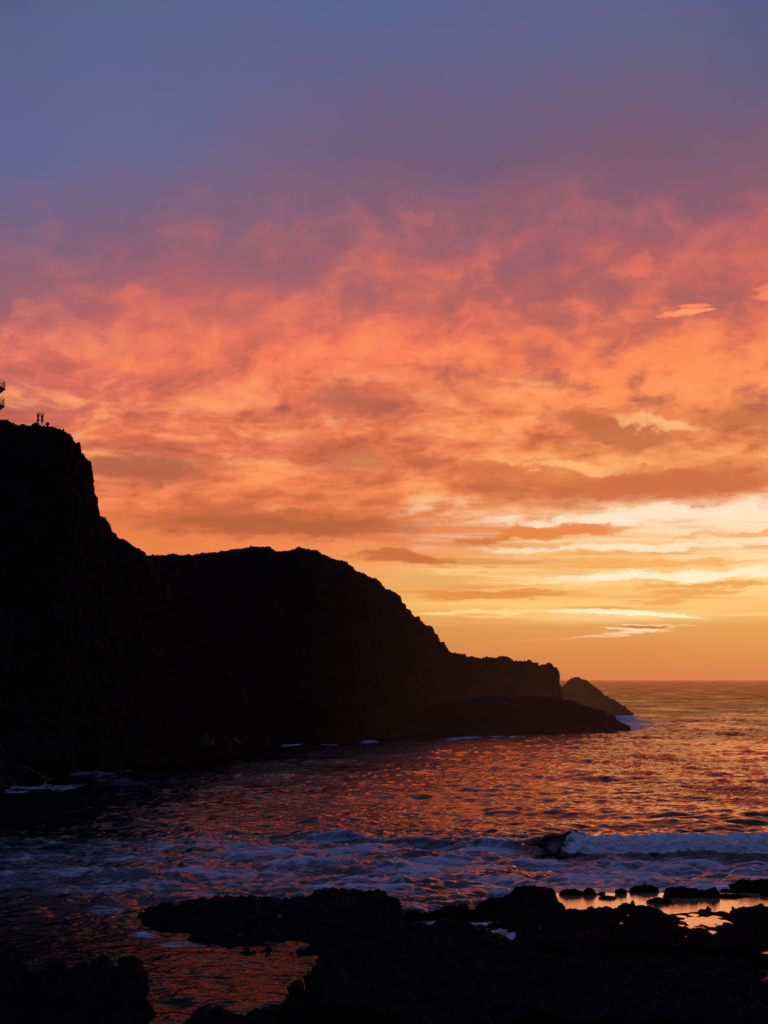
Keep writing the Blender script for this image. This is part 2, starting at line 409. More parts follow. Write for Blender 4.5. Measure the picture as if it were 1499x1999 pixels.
frag = t.m('MULTIPLY', t.m('SUBTRACT', 0.55, nn2), t.mapr(te, 0.06, 0.15, 0.9, 4.0))     # ragged cloud edges
SKY = [
    # x0 y0 x1 y1 thick colour factor bend crisp sharp
    (560, 770, 840, 790, 40, (176, 94, 76), 0.75, 0, 1.2, 0),
    (120, 915, 440, 925, 42, (172, 92, 68), 0.85, 0, 1.2, 0),
    (520, 870, 800, 905, 45, (186, 98, 70), 0.6, 0, 1.2, 0),
    (150, 1012, 900, 1032, 34, (182, 96, 60), 0.95, -6, 1.3, 0),
    (640, 1075, 940, 1098, 15, (198, 104, 60), 0.9, 4, 1.3, 0),
    (1040, 800, 1330, 880, 42, (190, 102, 66), 0.85, -14, 1.3, 0),
    (1330, 805, 1620, 825, 40, (190, 106, 66), 0.75, 0, 1.2, 0),
    (830, 905, 1130, 940, 24, (205, 108, 66), 0.7, 0, 1.2, 0),
    (960, 965, 1660, 915, 44, (204, 106, 64), 0.95, 8, 1.4, 0),
    (1010, 962, 1170, 955, 30, (194, 98, 60), 0.7, 0, 1.2, 0),
    (850, 845, 1010, 830, 26, (255, 160, 96), 0.5, 0, 1.0, 0),
    (930, 760, 1150, 740, 34, (255, 166, 108), 0.75, 0, 1.0, 0),
    (1180, 815, 1420, 840, 18, (255, 186, 122), 0.8, 0, 1.1, 0),
    (960, 895, 1260, 925, 15, (255, 184, 120), 0.85, 0, 1.1, 0),
    (1120, 700, 1560, 690, 60, (255, 146, 88), 0.6, 0, 1.0, 0),
    # glow at the sun's bank
    (880, 1035, 1640, 975, 20, (255, 232, 205), 0.9, -14, 1.1, 0),
    (1150, 1018, 1720, 1008, 34, (255, 226, 186), 0.7, 0, 0.9, 0),
    (860, 1056, 1300, 1018, 17, (232, 130, 66), 0.95, 6, 1.5, 0),
    (860, 1060, 1010, 1050, 12, (206, 110, 60), 0.8, 2, 1.3, 0),
    (880, 1078, 1500, 1058, 11, (255, 232, 196), 0.9, 0, 1.2, 0),
    (1260, 1046, 1620, 1040, 8, (244, 168, 92), 0.8, 0, 1.3, 0),
    (1000, 1080, 1200, 1078, 9, (248, 176, 92), 0.8, 0, 1.2, 0),
    (940, 1103, 1600, 1094, 9, (246, 170, 92), 0.85, 0, 1.3, 0),
    (760, 1112, 1100, 1112, 9, (255, 206, 140), 0.8, 0, 1.1, 0),
    (740, 1132, 960, 1134, 13, (222, 172, 100), 0.7, 0, 1.1, 0),
    (1000, 1130, 1680, 1112, 13, (255, 240, 205), 0.95, 3, 1.2, 0),
    (770, 1158, 1160, 1142, 10, (228, 142, 70), 0.85, 0, 1.3, 0),
    (820, 1150, 1330, 1140, 6, (255, 204, 130), 0.6, 0, 1.2, 0),
    (1200, 1148, 1560, 1135, 8, (234, 158, 78), 0.85, 0, 1.3, 0),
    (780, 1168, 1120, 1158, 9, (226, 138, 66), 0.85, 0, 1.3, 0),
    (1240, 1160, 1480, 1152, 8, (236, 160, 82), 0.85, 0, 1.3, 0),
    (1200, 1176, 1360, 1174, 7, (240, 160, 80), 0.85, 0, 1.3, 0),
    (820, 1180, 1300, 1176, 7, (254, 204, 122), 0.7, 0, 1.2, 0),
    (780, 1196, 1120, 1192, 6, (255, 216, 142), 0.85, 0, 1.4, 0),
    (1040, 1187, 1390, 1203, 6, (255, 238, 195), 1.0, 6, 1.6, 1),
    (860, 1203, 1080, 1204, 3, (250, 196, 116), 0.8, 0, 1.6, 1),
    (1390, 1202, 1560, 1196, 4, (252, 204, 128), 0.7, 0, 1.4, 1),
    (800, 1219, 900, 1220, 2.5, (238, 172, 100), 0.5, 0, 1.4, 1),
    # the low torn cloud over the sea
    (972, 1250, 1150, 1247, 2.4, (236, 148, 98), 0.85, 0, 1.4, 1),
    (1080, 1248, 1235, 1234, 2.6, (250, 172, 124), 0.9, 0, 1.4, 1),
    (1120, 1245, 1260, 1240, 2.0, (255, 196, 150), 0.8, 0, 1.4, 1),
    (1165, 1238, 1325, 1228, 6.0, (255, 208, 164), 0.9, 1, 1.2, 1),
    (1172, 1225, 1300, 1232, 2.6, (255, 228, 194), 0.95, 0, 1.5, 1),
    (1195, 1220, 1330, 1222, 2.6, (255, 205, 158), 0.85, -2, 1.5, 1),
    (1202, 1224, 1322, 1225, 3.6, (206, 116, 68), 0.95, 0, 1.8, 1),
    (1290, 1227, 1368, 1218, 2.2, (250, 184, 130), 0.85, 0, 1.4, 1),
    (1200, 1242, 1240, 1242, 1.6, (255, 205, 160), 0.8, 0, 1.5, 1),
    # the two little lit clouds high on the right
    (1280, 617, 1385, 603, 8, (250, 138, 94), 1.0, 3, 1.8, 1),
    (1296, 612, 1408, 602, 4.5, (255, 160, 108), 0.9, 3, 1.4, 1),
    (1325, 598, 1392, 596, 5.5, (252, 136, 93), 0.95, 2, 1.5, 1),
    (1464, 578, 1540, 574, 11, (250, 134, 94), 0.9, 3, 1.2, 1),
    (1470, 564, 1530, 562, 12, (246, 130, 94), 0.8, 3, 1.0, 1),
    # pale scraps high on the left
    (195, 590, 275, 575, 26, (226, 112, 98), 0.65, 0, 1.0, 0),
    (320, 590, 400, 580, 20, (214, 108, 98), 0.5, 0, 1.0, 0),
    (40, 400, 95, 405, 12, (140, 98, 122), 0.6, 0, 1.0, 0),
    (780, 440, 870, 425, 26, (196, 106, 106), 0.6, 0, 1.0, 0),
    (840, 470, 980, 420, 52, (134, 92, 116), 0.7, 0, 1.0, 0),
    (960, 540, 1290, 575, 42, (164, 94, 98), 0.7, 0, 1.0, 0),
    (1235, 520, 1290, 520, 40, (232, 114, 92), 0.7, 0, 1.0, 0),
]
for L in SKY:
    base = lens(base, L[0], L[1], L[2], L[3], L[4], L[5], L[6], L[7], L[8], bool(L[9]))

# overhead and behind the camera: deep evening blue
cosaz = t.m('DIVIDE', sy, t.m('MAXIMUM', hyp, 0.01))
base = t.mix(t.mapr(te, 0.40, 0.75), base, lin((58, 64, 104)))
base = t.mix(t.mapr(te, 0.9, 2.2), base, lin((94, 106, 164)))
back = t.ramp(t.m('DIVIDE', te, 1.5), [(0.0, lin((40, 42, 66))), (0.3, lin((48, 56, 92))), (0.6, lin((54, 66, 112))), (1.0, lin((84, 96, 150)))])
base = t.mix(t.mapr(cosaz, 0.80, -0.1), base, back)
sky = t.n('ShaderNodeTexSky', sky_type='NISHITA'); sky.sun_disc = False
sky.sun_elevation = SUN_EL; sky.sun_rotation = SUN_AZ; sky.altitude = 10; sky.dust_density = 2.0
bg1 = t.n('ShaderNodeBackground'); t.put(bg1.inputs[0], sky.outputs[0]); bg1.inputs[1].default_value = 0.05
bg2 = t.n('ShaderNodeBackground'); t.put(bg2.inputs[0], base); bg2.inputs[1].default_value = 1.0
ms = t.n('ShaderNodeMixShader'); ms.inputs[0].default_value = 0.985       # the cloud deck leaves few gaps
t.put(ms.inputs[1], bg1.outputs[0]); t.put(ms.inputs[2], bg2.outputs[0])
wo = t.n('ShaderNodeOutputWorld'); t.put(wo.inputs[0], ms.outputs[0])

ld = bpy.data.lights.new('sun', 'SUN'); ld.energy = 0.008; ld.angle = math.radians(10); ld.color = (1.0, 0.62, 0.30)
sun = bpy.data.objects.new('sun', ld); COL.objects.link(sun)
dirv = Vector((math.sin(SUN_AZ) * math.cos(SUN_EL), math.cos(SUN_AZ) * math.cos(SUN_EL), math.sin(SUN_EL)))
sun.rotation_euler = dirv.to_track_quat('Z', 'Y').to_euler()

# ------------------------------------------------------------------ camera
cd = bpy.data.cameras.new('camera'); cam = bpy.data.objects.new('camera', cd); COL.objects.link(cam)
cam.location = (0, 0, CH); cam.rotation_euler = (math.pi / 2, 0, 0)
cd.sensor_fit = 'VERTICAL'; cd.sensor_height = 36.0; cd.sensor_width = 27.0
cd.lens = F / H0 * 36.0
cd.shift_y = (HY - H0 / 2) / H0
cd.clip_start = 0.5; cd.clip_end = 100000
scene.camera = cam

# ------------------------------------------------------------------ rocks by relief
def resample(ctrl, n):
    c = np.array(ctrl, float)
    seg = np.hypot(np.diff(c[:, 0]), np.diff(c[:, 1])) + 1e-6
    s = np.concatenate([[0], np.cumsum(seg)])
    q = np.linspace(0, s[-1], n)
    return np.stack([np.interp(q, s, c[:, k]) for k in range(c.shape[1])], axis=1)


def normals(P):
    du = np.gradient(P, axis=1); dv = np.gradient(P, axis=0)
    n = np.cross(du, dv); n /= np.linalg.norm(n, axis=2, keepdims=True) + 1e-9
    return n


def relief(name, ctrl, n, m, k, back, amp, scale, mat, pw=1.6, jag=1.0, jagf=0.12, lump=0.0, lscale=1.0, foot=-1.0, keep=0.25, lay=0.0, drop=-1.5):
    """crest line with distance and waterline -> a rough rock body with front, crest and far side"""
    c = resample(ctrl, n)
    # ragged crest
    jx = fbm(np.arange(n) * jagf, 0.0, c[0, 0] * 0.37 + 5, 4, 0.6) * jag
    jy = fbm(np.arange(n) * jagf, 7.7, c[0, 1] * 0.23 + 9, 4, 0.6) * jag
    tx, ty, D, bx, by = c[:, 0] + jx * 0.7, c[:, 1] + jy, c[:, 2], c[:, 3], c[:, 4]
    top = np.stack([(tx - CX) / F * D, D, CH + (HY - ty) / F * D], axis=1)
    Yb = CH * F / (by - HY)
    bot = np.stack([(bx - CX) / F * Yb, Yb, np.full(n, foot)], axis=1)
    rows = []
    for j in range(m + 1):
        s = j / m
        g = s ** pw
        p = bot * (1 - g) + top * g
        p[:, 2] = bot[:, 2] * (1 - s) + top[:, 2] * s
        rows.append(p)
    bk = top.copy(); bk[:, 0] *= (D + back) / D; bk[:, 1] += back; bk[:, 2] = drop
    for j in range(1, k + 1):
        v = j / k
        p = top * (1 - v) + bk * v
        p[:, 2] = top[:, 2] * (1 - v ** 1.25) + bk[:, 2] * v ** 1.25
        rows.append(p)
    P = np.stack(rows)
    N = normals(P)
    N *= np.sign((N[m // 2, :, 1].mean() < 0) - 0.5)
    sidx = np.concatenate([np.linspace(0, 1, m + 1), 1 + np.linspace(1 / k, 1, k)])
    wgt = 1 - (1 - keep) * np.exp(-((sidx - 1) / 0.10) ** 2)
    X, Y, Z = P[..., 0] / scale, P[..., 1] / scale, P[..., 2] / scale
    d = fbm(X, Y, Z, 6, 0.55) * amp
    d += fbm(X * 2.3, Y * 2.3, Z * 2.3, 4, 0.5, 'ridge') * amp * 0.35
    if lay:
        d += lay * fbm(X * 0.5, Y * 0.5, Z * 5.0, 3, 0.5)
    if lump:
        X, Y, Z = P[..., 0] / lscale, P[..., 1] / lscale, P[..., 2] / lscale
        wob = fbm(X, Y, Z, 3) * 0.4
        d += lump * (0.75 - worley(X + wob, Y - wob, Z + wob)) + lump * 0.4 * (0.7 - worley(X * 2.6, Y * 2.6 + wob, Z * 2.6))
    P = P + N * (d * wgt[:, None])[..., None]
    return grid_mesh(name, P, mat)


# --- tall cliff on the left
z5 = lambda x, y: (x / 4.997, 700 + y / 4.997)
prof = [(0, 608), (80, 608), (120, 625), (185, 655), (215, 640), (270, 655), (330, 652), (350, 632), (372, 640), (381, 655), (440, 660), (500, 665), (550, 690), (600, 706), (690, 740),
        (712, 775), (735, 815), (785, 825), (768, 860), (780, 905), (820, 935), (850, 985), (890, 1020), (900, 1090), (890, 1160), (907, 1210), (892, 1240), (908, 1330), (958, 1358),
        (945, 1400), (965, 1475), (970, 1530), (1020, 1555), (1050, 1600), (1072, 1640), (1085, 1695), (1135, 1715), (1130, 1735), (1240, 1785), (1290, 1830), (1385, 1885), (1400, 1910)]
ctrl = [(-330, 800, 205, -330, 1540), (-160, 812, 203, -160, 1540), (-40, 822, 202, -40, 1538)]
for i, (x, y) in enumerate(prof):
    f = i / (len(prof) - 1)
    px, py = z5(x, y)
    D = 202 if py < 850 else 202 + (py - 850) / 235 * 40
    bx = -30 + 330 * f; by = 1536 - 42 * f ** 0.8
    ctrl.append((px, py, D, bx, by))
ctrl += [(330, 1150, 255, 370, 1484), (400, 1250, 262, 440, 1476), (470, 1350, 272, 490, 1468), (520, 1448, 290, 520, 1461)]
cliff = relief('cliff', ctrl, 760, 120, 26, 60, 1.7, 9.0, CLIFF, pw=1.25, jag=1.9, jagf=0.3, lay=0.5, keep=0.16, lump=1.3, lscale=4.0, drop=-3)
tag(cliff, kind='structure')

# --- headland hump behind it, running out to the point
z3 = lambda x, y: (260 + x / 3.7475, 1040 + y / 3.7475)
zr = lambda x, y: (620 + x / 4.997, 1060 + y / 4.997)
zp = lambda x, y: (850 + x / 3.7475, 1250 + y / 3.7475)
hp = [(150, 1100), (230, 1092)]
hp += [z3(*p) for p in [(75, 165), (100, 172), (135, 162), (185, 160), (235, 165), (290, 155), (330, 165), (375, 168), (395, 155), (440, 160), (500, 148), (600, 145), (720, 125), (790, 118), (860, 96), (930, 103), (1000, 102), (1015, 120), (1045, 143), (1100, 137), (1145, 138), (1200, 108), (1250, 112), (1275, 118), (1320, 128), (1355, 125), (1365, 145)]]
hp += [zr(*p) for p in [(20, 92), (75, 120), (150, 155), (165, 148), (180, 162), (235, 175), (295, 182), (285, 205), (330, 215), (355, 245), (385, 272), (440, 285), (500, 325), (575, 350), (620, 390), (665, 450), (700, 452), (760, 485), (815, 520), (795, 535), (820, 575), (860, 605), (875, 640), (910, 660), (940, 718), (995, 712), (1000, 755), (1050, 800), (1115, 820), (1145, 880), (1172, 905), (1190, 965), (1182, 985), (1215, 965), (1235, 972), (1252, 1015), (1245, 1030), (1310, 1070), (1420, 1085), (1428, 1078), (1440, 1095)]]
hp += [zp(*p) for p in [(210, 98), (235, 118), (320, 125), (335, 132), (370, 120), (435, 125), (480, 115), (530, 118), (562, 140), (560, 160), (575, 148), (640, 158), (690, 143), (715, 165), (750, 160), (748, 185), (795, 178), (830, 163), (852, 172), (868, 225), (880, 270), (878, 300), (890, 320), (888, 350), (886, 420)]]
ctrl = []
for i, (px, py) in enumerate(hp):
    D = np.interp(px, [150, 300, 520, 700, 870, 1090], [330, 345, 375, 400, 430, 472])
    bx = px
    by = np.interp(px, [150, 300, 520, 700, 860, 960, 1090], [1490, 1478, 1457, 1448, 1432, 1422, 1417])
    if px > 1078: by = 1417 - (py - 1300) / 60 * 4; bx = 1082
    ctrl.append((px, py, D, bx, by))
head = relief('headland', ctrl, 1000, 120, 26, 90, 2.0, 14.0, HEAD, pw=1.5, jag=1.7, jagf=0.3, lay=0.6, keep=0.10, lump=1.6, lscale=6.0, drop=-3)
tag(head, kind='structure')

# --- low rocky point in front of the headland's end
pp = [zp(*p) for p in [(-330, 480), (-150, 470), (100, 450), (300, 425), (500, 412), (700, 412), (820, 415), (900, 430), (1000, 452), (1100, 480), (1170, 500), (1225, 518), (1240, 548), (1300, 565), (1290, 580), (1230, 590), (1310, 600), (1350, 615), (1400, 640), (1420, 650)]]
ctrl = []
for px, py in pp:
    by = np.interp(px, [760, 850, 1000, 1150, 1240], [1446, 1440, 1436.5, 1431, 1425])
    D = np.interp(px, [760, 1000, 1180, 1240], [385, 410, 418, 416])
    ctrl.append((px, py, D, px, by))
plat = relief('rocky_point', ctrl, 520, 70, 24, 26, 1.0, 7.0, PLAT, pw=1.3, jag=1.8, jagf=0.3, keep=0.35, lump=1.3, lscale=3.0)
tag(plat, 'long low dark rock tongue sloping into the sea with surf at its tip', 'rock')

# --- sea stack off the point
sp_ = [zp(*p) for p in [(840, 440), (880, 365), (905, 345), (945, 325), (960, 305), (985, 282), (1020, 272), (1050, 275), (1075, 285), (1110, 295), (1125, 315), (1165, 345), (1200, 375), (1230, 405), (1290, 430), (1340, 460), (1380, 485), (1405, 515), (1430, 545), (1440, 552)]]
ctrl = [(px, py, 595, px, 1397) for px, py in sp_]
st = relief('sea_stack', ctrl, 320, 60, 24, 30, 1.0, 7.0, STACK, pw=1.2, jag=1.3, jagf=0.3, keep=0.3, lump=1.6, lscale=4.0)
tag(st, 'rounded hazy brown rock islet standing alone beyond the headland tip', 'rock')

# --- reddish boulder slope at the cliff foot, low wave-washed rock, glints painted as ochre rock
ctrl = [(-90, 1440, 199, -90, 1545), (-30, 1450, 199, -30, 1542), (0, 1455, 198.5, 0, 1540), (12, 1470, 198, 20, 1538), (25, 1488, 197.5, 36, 1536), (45, 1496, 197, 52, 1534), (70, 1508, 197, 72, 1532), (84, 1522, 197, 84, 1529)]
o = relief('rock', ctrl, 160, 50, 12, 8, 0.6, 3.0, BROWN, pw=1.1, jag=1.0, lump=0.7, lscale=1.6, drop=-1)
tag(o, 'rusty brown broken rock slope at the foot of the tall cliff, left edge', 'rock')
ctrl = [(92, 1527, 207, 92, 1533), (110, 1517, 206, 110, 1534), (140, 1515, 205, 140, 1535), (170, 1517, 205, 170, 1534), (190, 1522, 206, 190, 1532), (196, 1529, 207, 196, 1531)]
o = relief('rock', ctrl, 120, 24, 12, 4, 0.22, 1.5, ROCK, jag=0.6, lump=0.25, lscale=0.9, keep=0.4)
tag(o, 'small low black rock ringed by white foam below the tall cliff', 'rock')
for pts, lab in (([(388, 1452), (392, 1440), (400, 1436), (408, 1440), (414, 1437), (416, 1448)], 'larger rock face painted as an ochre glint at the dark cliff foot'),
                 ([(446, 1458), (449, 1447), (455, 1441), (461, 1445), (463, 1456)], 'smaller rock painted as an ochre glint at the dark cliff foot, on the right of the larger')):
    ctrl = [(px, py, 256 if px < 430 else 262, px, 1490 if px < 430 else 1485) for px, py in pts]
    o = relief('rock', ctrl, 60, 24, 8, 14, 0.5, 1.2, OCHRE_GLINT, pw=0.7, jag=1.2, jagf=0.3, lump=0.7, lscale=0.9, foot=2.9, drop=2.0)
    tag(o, lab, 'rock', 'ochre glint rocks at the cliff foot')

# --- foreground rocks
def seafoot(px, py): return px, py

# long ledge in the middle
A = [(277, 1803, 277, 1806), (283, 1790, 282, 1812), (292, 1775, 295, 1820), (318, 1765, 312, 1828), (332, 1763, 330, 1834), (345, 1770, 345, 1838), (378, 1757, 380, 1846), (420, 1751, 420, 1853), (450, 1754, 460, 1860), (500, 1751, 510, 1866), (545, 1757, 560, 1872), (600, 1751, 610, 1880), (628, 1737, 640, 1890), (650, 1736, 665, 1890), (668, 1742, 680, 1890),
     (690, 1739, 700, 1890), (706, 1745, 715, 1890), (722, 1736, 725, 1890), (736, 1734, 735, 1890), (748, 1745, 748, 1890), (770, 1754, 768, 1880), (784, 1770, 780, 1860), (789, 1790, 788, 1830), (792, 1812, 792, 1818)]
ctrl = [(a, b_, np.interp(a, [277, 330, 500, 735, 792], [87.5, 91, 94, 91, 87]), c, d) for a, b_, c, d in A]
o = relief('rock_ledge', ctrl, 560, 90, 20, 4.5, 0.35, 2.2, ROCK, pw=1.5, jag=2.2, jagf=0.10, lump=0.55, lscale=0.95, keep=0.35, foot=-0.6)
tag(o, 'long black lumpy rock ledge in the middle foreground with churning water behind', 'rock')

# big dark mass filling the bottom right
B = [(560, 2010, 61, 556, 2060), (566, 1985, 62, 562, 2040), (568, 1945, 63, 566, 2020), (573, 1938, 63.5, 568, 2020), (577, 1912, 64, 572, 2015), (583, 1911, 64, 576, 2015), (588, 1930, 64.5, 584, 2010), (597, 1936, 65, 592, 2010), (603, 1905, 66, 600, 2000), (615, 1885, 68, 610, 2000), (640, 1862, 71, 640, 2010), (675, 1842, 74, 675, 2020),
     (720, 1826, 76.5, 720, 2030), (770, 1812, 78.5, 770, 2040), (800, 1800, 80, 800, 2050), (820, 1803, 80, 820, 2050), (838, 1808, 80, 838, 2050), (852, 1803, 80, 852, 2050), (864, 1796, 80.5, 864, 2050), (890, 1795, 80.5, 890, 2050), (915, 1799, 80.5, 915, 2050), (940, 1805, 80, 940, 2050), (948, 1813, 79.5, 948, 2050), (975, 1822, 79, 975, 2050), (1000, 1830, 78.5, 1000, 2050), (1035, 1838, 78, 1035, 2050),
     (1080, 1836, 78, 1080, 2050), (1115, 1822, 78.5, 1115, 2050), (1145, 1810, 79, 1145, 2050), (1168, 1813, 79, 1168, 2050), (1195, 1832, 78, 1195, 2050), (1260, 1842, 77.5, 1260, 2050), (1330, 1846, 77, 1330, 2050), (1400, 1850, 77, 1400, 2050), (1440, 1852, 77, 1440, 2050), (1478, 1872, 76, 1478, 2050), (1499, 1876, 76, 1499, 2050), (1560, 1850, 77, 1560, 2050), (1760, 1840, 77, 1760, 2050)]
o = relief('foreshore_rock', B, 850, 130, 20, 4.0, 0.5, 3.0, ROCK, pw=1.0, jag=2.2, jagf=0.10, lump=0.7, lscale=1.1, keep=0.35, foot=1.4)
tag(o, 'large black rough rock mass filling the bottom right foreground', 'rock')

# left corner rock with knobs
E = [(-160, 1800, 63, -160, 2100), (-60, 1825, 63, -60, 2100), (0, 1834, 63, 0, 2100), (13, 1836, 63, 13, 2100), (20, 1860, 63, 20, 2100), (36, 1870, 63, 36, 2100), (50, 1880, 63, 50, 2100), (54, 1896, 63, 54, 2100), (74, 1897, 63, 74, 2100), (86, 1884, 63, 86, 2100), (102, 1877, 63, 102, 2100), (118, 1878, 63, 118, 2100), (129, 1891, 63, 129, 2100), (148, 1893, 63, 148, 2100), (158, 1885, 63, 158, 2100), (174, 1886, 63, 170, 2100), (182, 1874, 63, 180, 2100),
     (200, 1864, 63, 190, 2100), (215, 1874, 63, 200, 2100), (219, 1889, 63, 205, 2100), (228, 1891, 63, 212, 2100), (233, 1870, 63, 218, 2100), (250, 1866, 63, 228, 2100), (267, 1869, 63, 238, 2100), (277, 1884, 63, 246, 2090), (278, 1906, 63, 252, 2080), (271, 1930, 63, 258, 2070), (264, 1946, 63, 262, 2060), (272, 1966, 62.5, 272, 2055), (284, 1980, 62.5, 284, 2045), (292, 2005, 62, 292, 2030)]
o = relief('knobbly_rock', E, 520, 120, 20, 4.0, 0.3, 2.0, ROCK, pw=1.0, jag=1.6, jagf=0.10, lump=0.45, lscale=0.8, keep=0.3, foot=-0.6)
tag(o, 'black knobbly rock with upright humps in the bottom left corner', 'rock')

# low rocks at the bottom centre
Fq = [(366, 2010, 61, 366, 2060), (374, 1992, 61.5, 374, 2060), (381, 1975, 62, 381, 2060), (400, 1967, 62, 400, 2060), (428, 1967, 62, 428, 2060), (448, 1980, 62, 448, 2060), (480, 1985, 62, 480, 2060), (500, 1970, 62, 500, 2060), (535, 1962, 62, 535, 2060), (560, 1966, 62, 560, 2060), (590, 1985, 62, 590, 2060), (600, 2010, 61, 600, 2060)]
o = relief('low_rock', Fq, 220, 50, 14, 3.0, 0.2, 1.6, ROCK, jag=1.5, jagf=0.10, lump=0.35, lscale=0.7, keep=0.35, foot=-0.6)
tag(o, 'low rounded black rock at the bottom edge between the two big rocks', 'rock')

# left part of the tide-pool shelf
C0 = [(789, 1786, 87.5, 789, 1793), (800, 1780, 88, 800, 1794), (820, 1783, 88, 820, 1793), (845, 1784, 88, 845, 1793), (862, 1780, 88, 862, 1796), (868, 1772, 88.5, 868, 1800), (885, 1769, 89, 885, 1802), (905, 1770, 89, 905, 1798), (915, 1778, 88.5, 915, 1798), (935, 1780, 88.5, 930, 1802), (945, 1768, 89.5, 945, 1806), (958, 1760, 90.5, 955, 1810), (975, 1757, 91, 970, 1816), (995, 1748, 92, 990, 1822), (1008, 1737, 93, 1005, 1828), (1025, 1729, 93.5, 1022, 1836),
      (1040, 1729, 93.5, 1040, 1842), (1058, 1731, 93.5, 1060, 1850), (1072, 1741, 93, 1075, 1850), (1080, 1750, 92, 1085, 1850), (1092, 1768, 90, 1095, 1850)]
o = relief('shelf_rock', C0, 420, 90, 20, 3.5, 0.25, 1.8, ROCK_B, pw=1.3, jag=2.6, jagf=0.12, lump=0.55, lscale=0.8, keep=0.35, foot=-0.4)
tag(o, 'brown-black rock hump left of the glowing tide pool', 'rock')

# right part: flat shelf with puddles carved into it
ZP = 0.5
shore = [(1040, 1752), (1056, 1754), (1082, 1759), (1105, 1762), (1140, 1767), (1180, 1766), (1200, 1764), (1222, 1756), (1236, 1754), (1246, 1762), (1265, 1768), (1300, 1775), (1335, 1774), (1360, 1770), (1382, 1763), (1394, 1769), (1410, 1768), (1424, 1776), (1430, 1763), (1450, 1762), (1480, 1760), (1499, 1764), (1560, 1756), (1800, 1750)]
pud = [(1370, 1801, 44, 11.5), (1358, 1797, 22, 10), (1392, 1798, 20, 9), (1386, 1821, 14, 4), (1394, 1825, 7, 4), (1339, 1832, 8, 5), (1327, 1830, 4, 2), (1331, 1789, 10, 3), (1353, 1786, 10, 2.6), (1497, 1862, 14, 8), (1492, 1845, 10, 3.2), (1212, 1790, 4, 2), (1213, 1802, 3, 3), (1225, 1787, 6, 1.5), (1330, 1807, 5, 1.5)]
nc, nr = 620, 260
PX = np.linspace(1010, 1800, nc)[None, :].repeat(nr, 0)
YD = np.linspace(74.0, 97.0, nr)[:, None].repeat(nc, 1)
Xw = (PX - CX) / F * YD
PYp = HY + (CH - ZP) * F / YD                      # where that spot of the pool level is seen
sh = np.interp(PX, [p[0] for p in shore], [p[1] for p in shore])
lumpy = 0.55 * (0.62 - worley(Xw / 0.95 + 0.3 * fbm(Xw / 2, YD / 2, 1.1, 3), YD / 0.95, 0.3)) + 0.22 * (0.6 - worley(Xw / 0.34, YD / 0.34, 2.2)) + 0.16 * fbm(Xw / 1.7, YD / 1.7, 4.4, 5)
inland = smooth(PYp + 3.2 * fbm(Xw / 0.8, YD / 0.8, 9.1, 4), sh + 6.0, sh + 14)
hgt = ZP - 0.25 + inland * (0.36 + np.maximum(lumpy, -0.10)) + 0.40 * smooth(PYp, 1818, 1862)
hgt -= 0.5 * (1 - smooth(YD, 76, 80)) * 0 
for (ex, ey, rx, ry) in pud:
    wob = 0.45 * fbm(Xw / 0.55, YD / 0.9, ex * 0.01, 4)
    r = np.sqrt(((PX - ex) / rx) ** 2 + ((PYp - ey) / ry) ** 2) + wob
    hole = 1 - smooth(r, 0.85, 1.2); flat = 1 - smooth(r, 1.1, 2.6)
    hgt = hgt * (1 - 0.75 * flat) + (ZP + 0.03) * 0.75 * flat
    hgt = hgt * (1 - hole) + (ZP - 0.10) * hole
hgt = np.where(PX < 1060, hgt - 0.9 * (1 - smooth(PX, 1015, 1065)), hgt)
o = grid_mesh('tidal_shelf', np.stack([Xw, YD, hgt], -1), ROCK_B)
tag(o, 'flat brown-black rock shelf holding small orange puddles on the right', 'rock')

# pool water over the shelf (big pool and puddles share one level)
xs = np.linspace(9.0, 38.0, 30); ys = np.linspace(75.0, 96.2, 20)
pl = np.zeros((20, 30, 3)); pl[..., 0] = xs[None]; pl[..., 1] = ys[:, None]; pl[..., 2] = ZP
pl[..., 0] = np.maximum(pl[..., 0], (1048 - CX) / F * pl[..., 1])
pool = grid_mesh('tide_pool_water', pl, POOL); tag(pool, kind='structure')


def boulder(x0, x1, ytop, ybot, seed, label):
    Y = sea_dist(ybot, ZP)
    cx = ((x0 + x1) / 2 - CX) / F * Y; w = (x1 - x0) / F * Y / 2
    h = (ybot - ytop) / F * Y * 1.02
    bm = bmesh.new(); bmesh.ops.create_icosphere(bm, subdivisions=5, radius=1.0)
    v = np.array([q.co[:] for q in bm.verts])
    asp = max(w / max(h, 0.05), 1)
    q = v * np.array([asp, asp * 0.7, 1.0])
    d = 0.42 * fbm(q[:, 0] * 0.8 + seed, q[:, 1] * 0.8, q[:, 2] * 0.8, 4) + 0.55 * (0.6 - worley(q[:, 0] * 1.1 + seed, q[:, 1] * 1.1, q[:, 2] * 1.1 + 3)) + 0.18 * (0.6 - worley(q[:, 0] * 3, q[:, 1] * 3 + seed, q[:, 2] * 3))
    d += 0.16 * fbm(q[:, 0] * 4, q[:, 1] * 4, q[:, 2] * 4 + seed, 3, 0.6, 'ridge')
    v = v * (1 + np.stack([d * 0.45, d * 0.4, d * 1.15], 1))
    top = v[:, 2].max()
    v[:, 2] = np.sign(v[:, 2]) * np.abs(v[:, 2]) ** 0.75
    top = v[:, 2].max()
    v[:, 0] /= np.abs(v[:, 0]).max()
    for q_, c_ in zip(bm.verts, v):
        q_.co = (c_[0] * w, c_[1] * max(w * 0.45, 0.25), c_[2] / top * h)
    o = bm_obj('boulder', bm, ROCK_B)
    o.location = (cx, Y + max(w * 0.45, 0.25) * 0.8, ZP - 0.02)
    tag(o, label, 'boulder', 'boulders along the tide pool rim')
    return o


